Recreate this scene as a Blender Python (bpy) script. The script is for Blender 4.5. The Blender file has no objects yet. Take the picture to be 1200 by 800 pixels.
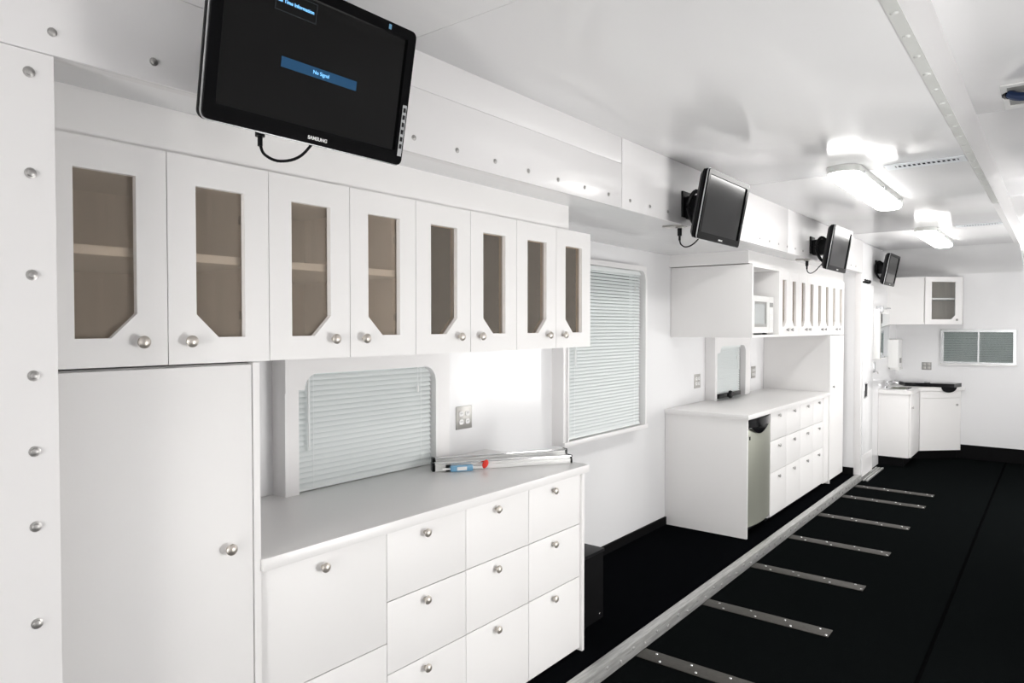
import bpy, bmesh, math, random
from mathutils import Matrix, Vector
random.seed(7)
S = bpy.context.scene
C = S.collection
PI = math.pi

# ------------------------------------------------------------------ camera
# X runs along the trailer, Y towards the slide-out, Z up; slide-out floor z = 0
YAW, PITCH = 0.668357, -0.021929
cd = bpy.data.cameras.new('camera'); cam = bpy.data.objects.new('camera', cd); C.objects.link(cam)
cd.sensor_width = 36.0; cd.lens = 36.0 * 814.63 / 1200.0; cd.clip_start = 0.02
fw = Vector((math.cos(YAW)*math.cos(PITCH), math.sin(YAW)*math.cos(PITCH), math.sin(PITCH)))
rt = Vector((math.sin(YAW), -math.cos(YAW), 0)); upv = rt.cross(fw)
cam.matrix_world = Matrix(((rt.x, upv.x, -fw.x, 0), (rt.y, upv.y, -fw.y, 0), (rt.z, upv.z, -fw.z, 1.55), (0, 0, 0, 1)))
S.camera = cam

# ------------------------------------------------------------------ world, exposure
w = bpy.data.worlds.new('sky'); S.world = w; w.use_nodes = True
bg = w.node_tree.nodes['Background']; bg.inputs[0].default_value = (1.0, 0.985, 0.965, 1); bg.inputs[1].default_value = 6.5
S.view_settings.view_transform = 'Standard'; S.view_settings.look = 'None'
S.view_settings.gamma = 1.0; S.view_settings.exposure = 1.28; S.view_settings.use_curve_mapping = False
LAMP = 9.5           # emission of the fluorescent lenses
# daylight comes in through unseen side openings and a doorway added as fill (portals only steer sampling)
REAR = (-.30, .60, -.06, 2.05)      # y0, y1, z0, z1 in the near end wall
SIDE = ((2.2, 3.1, .05, 1.38), (6.1, 6.65, .55, 1.38), (6.90, 7.25, .55, 1.38), (7.4, 8.3, .55, 1.38))   # x0, x1, z0, z1 in the unseen side wall; first opening added low to brighten the ceiling
def portal(name, loc, rot, sx, sy):
    l = bpy.data.lights.new(name, 'AREA'); l.shape = 'RECTANGLE'; l.size = sx; l.size_y = sy; l.cycles.is_portal = True
    o = bpy.data.objects.new(name, l); C.objects.link(o); o.location = loc; o.rotation_euler = rot
portal('added_doorway_near_offscreen', (-2.66, (REAR[0]+REAR[1])/2, (REAR[2]+REAR[3])/2), (0, -PI/2, 0), REAR[3]-REAR[2], REAR[1]-REAR[0])
for k, a in enumerate(SIDE): portal('window_right_%d_offscreen' % (k+1), ((a[0]+a[1])/2, -1.01, (a[2]+a[3])/2), (PI/2, 0, 0), a[1]-a[0], a[3]-a[2])

# ------------------------------------------------------------------ materials
def nodes(name):
    m = bpy.data.materials.new(name); m.use_nodes = True
    return m, m.node_tree, m.node_tree.nodes['Principled BSDF']
def mat(name, col, rough=.5, metal=0., bump=0., scale=40., stretch=(1, 1, 1), var=0., spec=.5, ior=1.5):
    m, t, p = nodes(name)
    p.inputs['Base Color'].default_value = (*col, 1); p.inputs['Roughness'].default_value = rough
    p.inputs['Metallic'].default_value = metal; p.inputs['IOR'].default_value = ior
    p.inputs['Specular IOR Level'].default_value = spec
    if bump or var:
        tc = t.nodes.new('ShaderNodeTexCoord'); mp = t.nodes.new('ShaderNodeMapping'); mp.inputs['Scale'].default_value = stretch
        nz = t.nodes.new('ShaderNodeTexNoise'); nz.inputs['Scale'].default_value = scale; nz.inputs['Detail'].default_value = 4
        t.links.new(tc.outputs['Object'], mp.inputs[0]); t.links.new(mp.outputs[0], nz.inputs['Vector'])
        if bump:
            b = t.nodes.new('ShaderNodeBump'); b.inputs['Strength'].default_value = bump; b.inputs['Distance'].default_value = .01
            t.links.new(nz.outputs['Fac'], b.inputs['Height']); t.links.new(b.outputs[0], p.inputs['Normal'])
        if var:
            r = t.nodes.new('ShaderNodeMapRange'); r.inputs['To Min'].default_value = 1-var; r.inputs['To Max'].default_value = 1+var
            r.inputs['From Min'].default_value = .3; r.inputs['From Max'].default_value = .7
            x = t.nodes.new('ShaderNodeMix'); x.data_type = 'RGBA'; x.blend_type = 'MULTIPLY'; x.inputs[0].default_value = 1
            x.inputs[6].default_value = (*col, 1)
            t.links.new(nz.outputs['Fac'], r.inputs[0]); t.links.new(r.outputs[0], x.inputs[7]); t.links.new(x.outputs[2], p.inputs['Base Color'])
    return m
def emit(name, col, s):
    m, t, p = nodes(name); p.inputs['Base Color'].default_value = (*col, 1)
    p.inputs['Emission Color'].default_value = (*col, 1); p.inputs['Emission Strength'].default_value = s; p.inputs['Roughness'].default_value = .4
    p.inputs['Specular IOR Level'].default_value = .12; p.inputs['Base Color'].default_value = (*[c*.2 for c in col], 1)
    return m
def glass(name, tint, rough=.02, ior=1.45, refl=(1, 1, 1), refl_veil=None):
    m = bpy.data.materials.new(name); m.use_nodes = True; t = m.node_tree; t.nodes.clear()
    o = t.nodes.new('ShaderNodeOutputMaterial'); mx = t.nodes.new('ShaderNodeMixShader'); fr = t.nodes.new('ShaderNodeFresnel')
    a = t.nodes.new('ShaderNodeBsdfTransparent'); b = t.nodes.new('ShaderNodeBsdfGlossy')
    fr.inputs[0].default_value = ior; a.inputs[0].default_value = (*tint, 1); b.inputs['Roughness'].default_value = rough; b.inputs['Color'].default_value = (*refl, 1)
    if refl_veil:      # diffuse colour mixed in, painting a veil of reflections on the smoked glass
        df = t.nodes.new('ShaderNodeBsdfDiffuse'); df.inputs[0].default_value = (*refl_veil[1], 1)
        hm = t.nodes.new('ShaderNodeMixShader'); hm.inputs[0].default_value = refl_veil[0]
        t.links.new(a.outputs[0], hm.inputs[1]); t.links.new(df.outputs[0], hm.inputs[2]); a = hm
    t.links.new(fr.outputs[0], mx.inputs[0]); t.links.new(a.outputs[0], mx.inputs[1]); t.links.new(b.outputs[0], mx.inputs[2]); t.links.new(mx.outputs[0], o.inputs[0])
    return m
M = dict(
    lam=mat('white_laminate', (.80, .79, .785), .48, bump=.015, scale=160),
    top=mat('worktop_laminate', (.80, .79, .785), .30, bump=.015, scale=220, var=.01),
    wall=mat('gloss_wall', (.80, .80, .81), .17, bump=.05, scale=3.0, ior=1.4),
    ceil=mat('gloss_ceiling', (.80, .80, .805), .13, bump=.16, scale=1.7, stretch=(1, 2.2, 1), ior=1.27),
    fascia=mat('fascia_panel', (.80, .79, .793), .22, bump=.03, scale=3),
    bolted=mat('bolted_panel', (.78, .77, .77), .25, bump=.03, scale=4),
    inner=mat('cabinet_lining', (.80, .725, .64), .5, var=.06, scale=3, stretch=(12, 12, 1)),
    carpet=mat('black_matting', (.0042, .0050, .0052), .9, bump=.25, scale=260, var=.35, spec=.0),
    carpet2=mat('black_carpet', (.0030, .0033, .0040), .95, bump=.3, scale=320, var=.4, spec=.0),
    black=mat('black_plastic', (.005, .005, .006), .4, ior=1.25),
    bgloss=mat('gloss_black_plastic', (.004, .004, .005), .08, ior=1.3),
    bezel=mat('monitor_bezel_black', (.003, .003, .0035), .22, spec=.07),
    seam=mat('seam_black', (.0022, .0022, .0024), .9, spec=0),
    rubber=mat('black_rubber', (.004, .004, .0045), .7, spec=.06),
    alu=mat('brushed_aluminium', (.52, .52, .51), .40, metal=.6, bump=.12, scale=9, stretch=(1, 12, 12), var=.22),
    alu_dull=mat('dull_metal_strip', (.060, .056, .050), .55, metal=.4, bump=.1, scale=60, var=.15),
    bolt=mat('bolt_steel', (.45, .44, .43), .4, metal=.8),
    nickel=mat('satin_nickel', (.62, .58, .53), .38, metal=.85),
    chrome=mat('chrome', (.75, .75, .76), .08, metal=1),
    steel=mat('stainless_steel', (.40, .41, .35), .36, metal=.6, bump=.05, scale=30, stretch=(30, 30, 1)),
    plate=mat('steel_cover_plate', (.46, .45, .43), .38, metal=.85),
    recept=mat('white_receptacle', (.82, .82, .82), .4),
    slat=mat('blind_slat', (.74, .77, .77), .38),
    cord=mat('blind_cord', (.80, .82, .82), .6),
    frame=mat('white_window_frame', (.80, .79, .79), .3),
    rim=mat('grey_window_gasket', (.30, .31, .31), .5),
    wpane=glass('dark_tinted_window_glass', (.22, .235, .235)),
    slider=glass('grey_tinted_sliding_pane', (.74, .75, .745)),
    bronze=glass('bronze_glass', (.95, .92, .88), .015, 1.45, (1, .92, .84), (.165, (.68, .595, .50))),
    clear=glass('clear_glass', (.95, .96, .96), .015),
    lens=emit('lamp_lens', (1, .985, .96), LAMP),
    lampbody=mat('grey_lamp_housing', (.62, .63, .61), .4),
    vent=mat('vent_white', (.70, .73, .76), .4),
    dark=mat('dark_gap', (.012, .014, .022), .8, spec=.1),
    screen=mat('lcd_screen', (.003, .003, .003), .14, ior=1.35),
    osd=emit('screen_blue_bar', (.007, .028, .060), 1.0),
    osdline=emit('screen_dark_outline', (.03, .035, .04), .4),
    osdtxt=emit('screen_blue_text', (.16, .42, .75), .9),
    logo=mat('silver_lettering', (.80, .80, .80), .35),
    silver=mat('silver_plastic', (.55, .56, .57), .25, metal=.6),
    mwhite=mat('microwave_white', (.72, .72, .71), .3),
    mglass=mat('microwave_door_glass', (.42, .44, .44), .15),
    mirror=mat('mirror_glass', (.80, .84, .85), .03, metal=1),
    red=mat('red_plastic', (.75, .03, .015), .4),
    blue=mat('blue_plastic_film', (.16, .36, .55), .25),
    navy=mat('navy_cable', (.012, .03, .09), .4),
    grey=mat('mid_grey', (.30, .30, .29), .5),
    whitepl=mat('white_plastic', (.80, .80, .79), .35),
)

# ------------------------------------------------------------------ builders
def tag(o, label, cat, group=None, kind=None):
    o['label'] = label; o['category'] = cat
    if group: o['group'] = group
    if kind: o['kind'] = kind
    return o
def struct(o, label=None, cat=None):
    o['kind'] = 'structure'
    if label: o['label'] = label
    if cat: o['category'] = cat
    return o
WL = {}
def empty(name, loc, rot=None):
    o = bpy.data.objects.new(name, None); C.objects.link(o); o.location = loc; o.empty_display_size = .05
    if rot: o.rotation_euler = rot
    WL[o] = Vector(loc)
    return o
def link(name, me, parent=None, loc=(0, 0, 0), rot=None):
    """object from mesh; loc is in world axes, made relative to the parent's base"""
    o = bpy.data.objects.new(name, me); C.objects.link(o)
    L = Vector(loc); WL[o] = L
    if parent is not None:
        o.parent = parent; L = L - WL[parent]
    o.location = L
    if rot: o.rotation_euler = rot
    return o
def finish(bm, name, m, smooth=False):
    bmesh.ops.recalc_face_normals(bm, faces=bm.faces)
    me = bpy.data.meshes.new(name); bm.to_mesh(me); bm.free()
    me.materials.append(M[m])
    if smooth:
        for p in me.polygons: p.use_smooth = True
        try: me.set_sharp_from_angle(angle=math.radians(38))
        except Exception: pass
    return me
def bm_box(bm, x0, x1, y0, y1, z0, z1, bev=0.):
    r = bmesh.ops.create_cube(bm, size=1)
    for v in r['verts']:
        v.co = Vector((x0 if v.co.x < 0 else x1, y0 if v.co.y < 0 else y1, z0 if v.co.z < 0 else z1))
    if bev:
        es = list({e for v in r['verts'] for e in v.link_edges})
        bmesh.ops.bevel(bm, geom=es, offset=bev, segments=2, affect='EDGES', profile=.6)
def boxes(name, lst, m, parent=None, bev=0., loc=None, rot=None):
    """one part out of boxes given in world coordinates"""
    if loc is None:
        a = lst[0]; loc = ((a[0]+a[1])/2, (a[2]+a[3])/2, a[4])
    bm = bmesh.new()
    for b in lst:
        bm_box(bm, b[0]-loc[0], b[1]-loc[0], b[2]-loc[1], b[3]-loc[1], b[4]-loc[2], b[5]-loc[2], bev)
    return link(name, finish(bm, name, m, bev > 0), parent, loc, rot)
def box(name, x0, x1, y0, y1, z0, z1, m, parent=None, bev=0.):
    return boxes(name, [(x0, x1, y0, y1, z0, z1)], m, parent, bev)
def prism(name, outer, holes, plane, d0, d1, m, parent=None, loc=(0, 0, 0), smooth=False):
    """polygon with holes in plane 'xz' (extruded along y), 'xy' (along z) or 'yz' (along x)"""
    bm = bmesh.new(); es = []
    def P(a, b, d): return {'xz': (a, d, b), 'xy': (a, b, d), 'yz': (d, a, b)}[plane]
    for lp in [outer] + list(holes):
        vs = [bm.verts.new(Vector(P(a, b, d0)) - Vector(loc)) for a, b in lp]
        for i in range(len(vs)): es.append(bm.edges.new((vs[i], vs[(i+1) % len(vs)])))
    if holes: bmesh.ops.triangle_fill(bm, use_beauty=True, use_dissolve=False, edges=es)
    else: bm.faces.new([v for v in bm.verts])
    r = bmesh.ops.extrude_face_region(bm, geom=list(bm.faces))
    dv = Vector(P(0, 0, d1-d0))
    bmesh.ops.translate(bm, vec=dv, verts=[g for g in r['geom'] if isinstance(g, bmesh.types.BMVert)])
    return link(name, finish(bm, name, m, smooth), parent, loc)
def rect(a0, a1, b0, b1): return [(a0, b0), (a1, b0), (a1, b1), (a0, b1)]
def rrect(a0, a1, b0, b1, r, n=6, corners=(1, 1, 1, 1)):
    out = []
    for k, (cx, cy, s) in enumerate(((a1-r, b1-r, 0), (a0+r, b1-r, PI/2), (a0+r, b0+r, PI), (a1-r, b0+r, 1.5*PI))):
        if corners[k]:
            out += [(cx + r*math.cos(s+i*PI/2/n), cy + r*math.sin(s+i*PI/2/n)) for i in range(n+1)]
        else:
            out.append(((a1, b1), (a0, b1), (a0, b0), (a1, b0))[k])
    return out
def lathe_mesh(name, prof, m, n=20):
    """profile (r, h) turned about the axis that points to -Y"""
    bm = bmesh.new(); rings = []
    for r, h in prof:
        if r < 1e-6: rings.append([bm.verts.new((0, -h, 0))])
        else: rings.append([bm.verts.new((r*math.cos(2*PI*i/n), -h, r*math.sin(2*PI*i/n))) for i in range(n)])
    for a, b in zip(rings, rings[1:]):
        for i in range(n):
            j = (i+1) % n
            if len(a) == 1: bm.faces.new((a[0], b[i], b[j]))
            elif len(b) == 1: bm.faces.new((a[i], b[0], a[j]))
            else: bm.faces.new((a[i], b[i], b[j], a[j]))
    return finish(bm, name, m, True)
def tube(name, pts, r, m, parent=None, n=8, res=6, loc=None):
    """round bar or cable through world points (smoothed)"""
    loc = Vector(loc if loc is not None else pts[0]); P = [Vector(p) - loc for p in pts]; path = []
    if len(P) > 2 and res > 1:
        for i in range(len(P)-1):
            a, b, c, d = P[max(i-1, 0)], P[i], P[i+1], P[min(i+2, len(P)-1)]
            for k in range(res):
                t = k/res
                path.append(.5*((2*b) + (c-a)*t + (2*a-5*b+4*c-d)*t*t + (3*b-a-3*c+d)*t**3))
        path.append(P[-1])
    else: path = P
    bm = bmesh.new(); rings = []
    for i, p in enumerate(path):
        d = (path[min(i+1, len(path)-1)] - path[max(i-1, 0)]).normalized()
        u = d.cross(Vector((0, 0, 1)))
        if u.length < .05: u = d.cross(Vector((0, 1, 0)))
        u.normalize(); v = d.cross(u)
        rings.append([bm.verts.new(p + (u*math.cos(2*PI*k/n) + v*math.sin(2*PI*k/n))*r) for k in range(n)])
    for a, b in zip(rings, rings[1:]):
        for k in range(n): bm.faces.new((a[k], b[k], b[(k+1) % n], a[(k+1) % n]))
    bm.faces.new(rings[0]); bm.faces.new(rings[-1])
    return link(name, finish(bm, name, m, True), parent, loc)
def text_part(name, body, size, m, parent, local, rot, align='CENTER', wide=1.0, bold=0.):
    cu = bpy.data.curves.new(name, 'FONT'); cu.body = body; cu.size = size; cu.align_x = align; cu.align_y = 'CENTER'
    cu.extrude = .0003; cu.offset = bold
    t = bpy.data.objects.new('tmp', cu); C.objects.link(t)
    dg = bpy.context.evaluated_depsgraph_get(); me = bpy.data.meshes.new_from_object(t.evaluated_get(dg))
    bpy.data.objects.remove(t); me.materials.clear(); me.materials.append(M[m])
    o = bpy.data.objects.new(name, me); C.objects.link(o); o.parent = parent; o.location = local; o.rotation_euler = rot; o.scale = (wide, 1, 1)
    return o

# shared small meshes (axis towards -Y)
KNOB = lathe_mesh('knob', [(.006, 0), (.006, .009), (.0115, .012), (.0155, .017), (.0155, .021), (.011, .026), (0, .028)], 'nickel')
SKNOB = lathe_mesh('knob', [(.006, 0), (.006, .008), (.0125, .011), (.014, .015), (.012, .019), (0, .021)], 'bolt', 12)
RAILBOLT = lathe_mesh('bolt', [(.009, 0), (.009, .003), (.006, .006), (0, .0065)], 'grey', 10)
BOLT = lathe_mesh('bolt', [(.011, 0), (.011, .002), (.0075, .003), (.007, .006), (.004, .0075), (0, .0075)], 'bolt', 12)
RIVET = lathe_mesh('rivet', [(.012, 0), (.010, .003), (.005, .005), (0, .0055)], 'lampbody', 12)
def bolt_at(parent, x, y, z, rot=None, s=1., name='bolt'):
    o = link(name, BOLT, parent, (x, y, z), rot); o.scale = (s, s, s); return o

# ------------------------------------------------------------------ key planes
FY = 1.775       # cabinet fronts
HY = 1.62        # header / slide-out opening
WY = 2.42        # slide-out rear wall
SY = 2.335       # front of the window surrounds
BX = 10.05       # far end wall
ZM = -.06        # main floor
ZS = 2.105       # slide-out soffit
ZC = 2.43        # low ceiling
ZH = 2.65        # high ceiling
XE = 7.88        # far end of the slide-out
GY = 1.66        # galley wall

# ------------------------------------------------------------------ setting
flo = struct(box('floor', -2.6, BX, -.95, 2.42, ZM-.08, ZM, 'carpet'), 'black matting covering the main trailer floor', 'floor')
box('seam_strip', -2.6, BX, .482, .498, ZM-.002, ZM+.003, 'seam', flo, .0015)
struct(box('floor_slideout', .50, XE, 1.655, WY, ZM+.004, 0, 'carpet2'), 'black carpeted raised floor under the cabinets', 'floor')

# rear wall of the slide-out with three window openings
W1 = (1.61, 2.375, .895, 1.375); W2 = (3.51, 4.475, .85, 1.945); W3 = (5.83, 6.50, .91, 1.385)
prism('wall_left', rect(.45, XE+.05, ZM, ZS+.05), [rect(*W1), rect(*W2), rect(*W3)], 'xz', WY, WY+.06, 'wall', loc=(4, WY, 0))
struct(bpy.data.objects['wall_left'], 'glossy white rear wall behind the worktops', 'wall')
bb = struct(box('baseboard_left', 2.81, 5.0, WY-.015, WY+.001, 0, .06, 'rubber'), 'low black baseboard strip under the large blind', 'baseboard')
struct(box('wall_left_start', .48, .545, HY+.05, WY+.06, ZM, ZS+.06, 'lam'), 'white near end wall of the slide-out', 'wall')
fl = struct(box('wall_left_front', -2.6, .545, HY+.006, HY+.05, ZM, 2.101, 'bolted'), 'white wall panel fixed with a column of bolts', 'wall')
for z in (2.058, 1.857, 1.653, 1.45, 1.297, 1.144, .946, .76, .56, .36, .16): bolt_at(fl, .501, HY+.0065, z)
struct(box('wall_left_end', XE, XE+.05, HY+.03, WY+.06, 0, ZS+.05, 'wall'), 'narrow white end wall of the slide-out', 'wall')
struct(box('baseboard_end', XE-.012, XE+.001, HY+.06, FY+.03, 0, .075, 'rubber'), 'short black baseboard beside the tall closet', 'baseboard')
struct(box('wall_galley', XE+.03, BX, GY, GY+.06, ZM, ZC+.03, 'wall'), 'white wall behind the galley sink cabinet', 'wall')
WB = (.425, 1.145, 1.105, 1.492)   # y0,y1,z0,z1
prism('wall_back', rect(-1.0, 2.0, ZM, ZH+.03), [rect(*WB)], 'yz', BX, BX+.06, 'wall', loc=(BX, 0, 0))
struct(bpy.data.objects['wall_back'], 'white wall at the far end of the trailer', 'wall')
struct(box('baseboard_back', BX-.015, BX+.001, -.95, .984, ZM, .108, 'rubber'), 'tall black baseboard along the far wall', 'baseboard')
struct(prism('wall_right', rect(-2.6, BX, ZM-.001, ZH+.03), [rect(a[0], a[1], a[2]+.001, a[3]) for a in SIDE], 'xz', -1.0, -.95, 'wall', loc=(4, -.95, 0)), 'white side wall facing the slide-out', 'wall')
struct(prism('wall_front', rect(-1.0, HY+.05, ZM-.001, ZH+.03), [rect(REAR[0], REAR[1], REAR[2]+.001, REAR[3])], 'yz', -2.65, -2.6, 'wall', loc=(-2.6, 0, 0)), 'white wall at the near end of the trailer', 'wall')

for k, a in enumerate(SIDE):
    prism('window_%d' % (5+k), rect(a[0]-.05, a[1]+.05, a[2]-.05, a[3]+.05), [rect(*a)], 'xz', -1.005, -.94, 'frame', loc=(a[0], -.95, a[2]))
    struct(bpy.data.objects['window_%d' % (5+k)], 'unseen open side window frame in the wall facing the slide-out', 'window')
prism('added_door_2', rect(REAR[0]-.06, REAR[1]+.06, REAR[2], REAR[3]+.06), [rect(REAR[0], REAR[1], REAR[2]+.002, REAR[3])], 'yz', -2.655, -2.59, 'frame', loc=(-2.6, 0, 0))
struct(bpy.data.objects['added_door_2'], 'open doorway frame added at the unseen near end', 'door')

# header above the slide-out opening
hd = struct(box('trim_1', -2.6, XE+.03, HY+.012, HY+.035, ZS-.003, ZC+.01, 'fascia'), 'white header band with a row of bolts', 'header')
box('panel', -2.6, 2.880, HY, HY+.014, 2.102, 2.309, 'fascia', hd, .0015)
box('panel', -2.6, 2.880, HY+.002, HY+.014, 2.3105, ZC, 'fascia', hd, .0015)
box('panel', 2.8835, 5.40, HY, HY+.014, 2.102, ZC, 'fascia', hd, .0015)
box('panel', 5.402, XE+.035, HY, HY+.014, 2.102, ZC, 'fascia', hd, .0015)
x = .541
while x < XE-.1:
    bolt_at(hd, x, HY+.0005, 2.148, s=.85); x += .2016
struct(box('ceiling_slideout', .45, XE, HY+.014, WY, ZS, ZS+.06, 'ceil'), 'glossy white soffit over the slide-out', 'ceiling')

# low ceiling in panels, ceiling cove at the far end, step and high ceiling
ce = struct(box('ceiling', -2.6, 9.3, .40, HY+.03, ZC+.012, ZC+.05, 'dark'), 'low glossy white ceiling over the aisle', 'ceiling')
for a, b in ((-2.6, 1.50), (1.502, 4.353), (4.357, 7.273), (7.277, 9.06)):
    box('panel', a, b, .385, HY+.02, ZC, ZC+.014, 'ceil', ce, .001)
prof = [(9.06 + (BX-9.06)*math.sin(t*PI/2), 2.185 + (ZC-2.185)*math.cos(t*PI/2)) for t in [i/14 for i in range(15)]]
cv = [(p[0], p[1]) for p in prof] + [(BX, ZC+.03), (9.06, ZC+.03)]
o = prism('panel', cv, [], 'xz', .36, GY+.01, 'ceil', ce, loc=(9.06, .36, ZC), smooth=True)
st = struct(box('trim_2', -2.6, 9.5, .36, .40, ZC-.002, ZH, 'fascia'), 'white ceiling step running the length of the aisle', 'ceiling step')
fg = box('flange', -2.6, 6.0, .358, .395, ZC-.006, ZC-.001, 'lampbody', st, .001)
for i in range(22): link('rivet', RIVET, st, (1.0+i*.2, .378, ZC-.006), (PI/2, 0, 0))
hc = struct(box('ceiling_high', -2.6, BX, -1.0, .38, ZH+.012, ZH+.05, 'dark'), 'high glossy white ceiling beyond the step', 'ceiling')
for a, b in ((-2.6, 1.50), (1.502, 4.353), (4.357, 7.273), (7.277, BX)):
    box('panel', a, b, -1.0, .375, ZH, ZH+.014, 'ceil', hc, .001)
struct(box('trim_3', .545, 2.70, FY+.022, FY+.05, 1.985, ZS, 'lam'), 'plain white filler board above the near wall cabinets', 'filler board')
struct(box('trim_4', 5.06, XE, FY+.022, WY, 2.012, ZS, 'lam'), 'plain white filler box above the far wall cabinets', 'filler board')

# aluminium edge of the raised floor
er = struct(empty('trim_5', (.5, HY, ZM)), 'aluminium angle with bolts edging the raised floor', 'edge rail')
boxes('angle', [(.3, XE+.04, HY-.008, HY-.002, ZM, .006), (.3, XE+.04, HY-.003, 1.662, .001, .006)], 'alu', er, .0008)
for i in range(58): link('bolt', RAILBOLT, er, (.62 + i*.125, HY-.008, -.028 + (.012 if i % 2 else -.006)))

# wear strips on the main floor
SC = lathe_mesh('screw', [(.007, 0), (.006, .002), (0, .003)], 'chrome', 10)
for i, x in enumerate((3.06, 3.86, 4.66, 5.47, 6.27, 7.09, 7.62)):
    ft = empty('floor_strip', (x, 1.27, ZM)); tag(ft, 'flat dull metal strip screwed across the black floor', 'floor strip', 'metal strips set across the black floor')
    box('bar', x-.05, x+.05, .925, 1.606, ZM, ZM+.004, 'alu_dull', ft, .0012)
    for yy in (.96, 1.14, 1.33, 1.51):
        for sx in (-.028, .028): link('screw', SC, ft, (x+sx+random.uniform(-.006, .006), yy+sx*.8, ZM+.004), (-PI/2, 0, 0))

# ------------------------------------------------------------------ windows with blinds
def slat_mesh(L):
    bm = bmesh.new(); n = 4; wd = .0125; rows = []
    for k in range(n+1):
        a = -1 + 2*k/n; rows.append((a*wd, .0022*(1-a*a)))
    vs = [[bm.verts.new((sx*L/2, y, z)) for y, z in rows] for sx in (-1, 1)]
    for k in range(n): bm.faces.new((vs[0][k], vs[1][k], vs[1][k+1], vs[0][k+1]))
    r = bmesh.ops.extrude_face_region(bm, geom=list(bm.faces))
    bmesh.ops.translate(bm, vec=(0, 0, -.0006), verts=[g for g in r['geom'] if isinstance(g, bmesh.types.BMVert)])
    return finish(bm, 'slat', 'slat', True)
def blind(par, x0, x1, z0, z1, y, wandx, wandlen):
    box('head_rail', x0, x1, y-.014, y+.014, z1-.028, z1, 'slat', par, .002)
    me = slat_mesh(x1-x0-.008); p = .0215; n = int((z1-.034-z0-.012)/p)
    for k in range(n+1):
        link('slat', me, par, ((x0+x1)/2, y, z0+.022+k*p), (math.radians(54+random.uniform(-1.5, 1.5)), 0, random.uniform(-.0006, .0006)))
    box('bottom_rail', x0+.003, x1-.003, y-.010, y+.010, z0+.001, z0+.013, 'slat', par, .002)
    for f in (.10, .90):
        xx = x0+(x1-x0)*f
        for dy in (-.0135, .0135): tube('ladder_cord', [(xx, y+dy, z0+.008), (xx, y+dy, z1-.02)], .0009, 'cord', par, 5)
    tube('wand', [(wandx, y-.02, z1-.03), (wandx, y-.022, z1-.03-wandlen)], .0045, 'cord', par, 8)
    xx = x1-.1
    tube('pull_cord', [(xx, y-.018, z1-.02), (xx, y-.020, z1-.11)], .0011, 'cord', par, 5)
    tube('cord_tassel', [(xx, y-.020, z1-.11), (xx, y-.020, z1-.14)], .004, 'whitepl', par, 8)

# arched window behind the near worktop
wn = struct(empty('window_1', (2.0, SY, .89)), 'small arched window with closed blind behind the near worktop', 'window')
arcL = [(1.64+.062-.062*math.cos(t), 1.30+.062*math.sin(t)) for t in [i*PI/2/7 for i in range(8)]]
arcR = [(2.372-.072+.072*math.cos(t), 1.29+.072*math.sin(t)) for t in [PI/2-i*PI/2/7 for i in range(8)]]
o1 = [(1.55, .89), (1.612, .89), (1.612, 1.30)] + arcL + arcR + [(2.372, .89), (2.465, .89), (2.465, 1.452), (1.55, 1.452)]
prism('surround', o1, [], 'xz', SY, WY+.002, 'frame', wn, loc=(2.0, SY, .89))
box('trim_strip', 1.549, 1.562, SY-.006, SY+.02, 1.29, 1.452, 'frame', wn, .001)
blind(wn, 1.618, 2.366, .892, 1.385, SY+.032, 1.665, .30)
prism('gasket', rect(1.6, 2.38, .89, 1.385), [rect(1.63, 2.352, .91, 1.355)], 'xz', WY+.004, WY+.02, 'rim', wn, loc=(2, WY, .89))
box('pane', 1.61, 2.375, WY+.035, WY+.041, .893, 1.377, 'wpane', wn)

# large window
wn = struct(empty('window_2', (4.0, SY, .83)), 'large window with rounded corners and closed blind', 'window')
prism('surround', rect(3.455, 4.515, .825, 1.975), [rrect(3.50, 4.478, .848, 1.94, .065, corners=(1, 1, 0, 0))], 'xz', SY, WY+.002, 'frame', wn, loc=(4, SY, .83))
box('sill', 3.45, 4.52, SY-.014, SY+.01, .822, .850, 'frame', wn, .003)
prism('rim', rrect(3.487, 4.502, .842, 1.957, .075, corners=(1, 1, 0, 0)), [rrect(3.499, 4.479, .849, 1.941, .066, corners=(1, 1, 0, 0))], 'xz', SY-.012, SY+.01, 'frame', wn, loc=(4, SY, .83))
blind(wn, 3.505, 4.462, .852, 1.938, SY+.03, 3.60, .60)
box('gasket', 4.463, 4.478, SY+.045, WY, .85, 1.93, 'rim', wn)
box('pane', 3.51, 4.475, WY+.035, WY+.041, .848, 1.947, 'wpane', wn)

# arched window behind the far worktop
wn = struct(empty('window_3', (6.2, SY, .905)), 'small arched window with blind behind the far worktop', 'window')
arcL = [(5.90+.06-.06*math.cos(t), 1.315+.06*math.sin(t)) for t in [i*PI/2/7 for i in range(8)]]
arcR = [(6.52-.07+.07*math.cos(t), 1.305+.07*math.sin(t)) for t in [PI/2-i*PI/2/7 for i in range(8)]]
o1 = [(5.78, .905), (5.83, .905), (5.83, 1.315)] + arcL + arcR + [(6.52, .905), (6.64, .905), (6.64, 1.468), (5.78, 1.468)]
prism('surround', o1, [], 'xz', SY, WY+.002, 'frame', wn, loc=(6.2, SY, .9))
blind(wn, 5.836, 6.44, .94, 1.385, SY+.035, 6.38, .2)
box('gasket', 6.445, 6.515, SY+.05, WY, .906, 1.37, 'rim', wn)
box('pane', 5.83, 6.50, WY+.035, WY+.041, .907, 1.387, 'wpane', wn)
lt = box('latch_bar', 5.84, 6.36, SY-.014, SY+.012, .918, .958, 'bgloss', wn, .006)
link('latch_knob', lathe_mesh('latch_knob', [(.034, 0), (.036, .01), (.03, .022), (0, .026)], 'bgloss', 16), lt, (6.09, SY-.01, .94))

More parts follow.
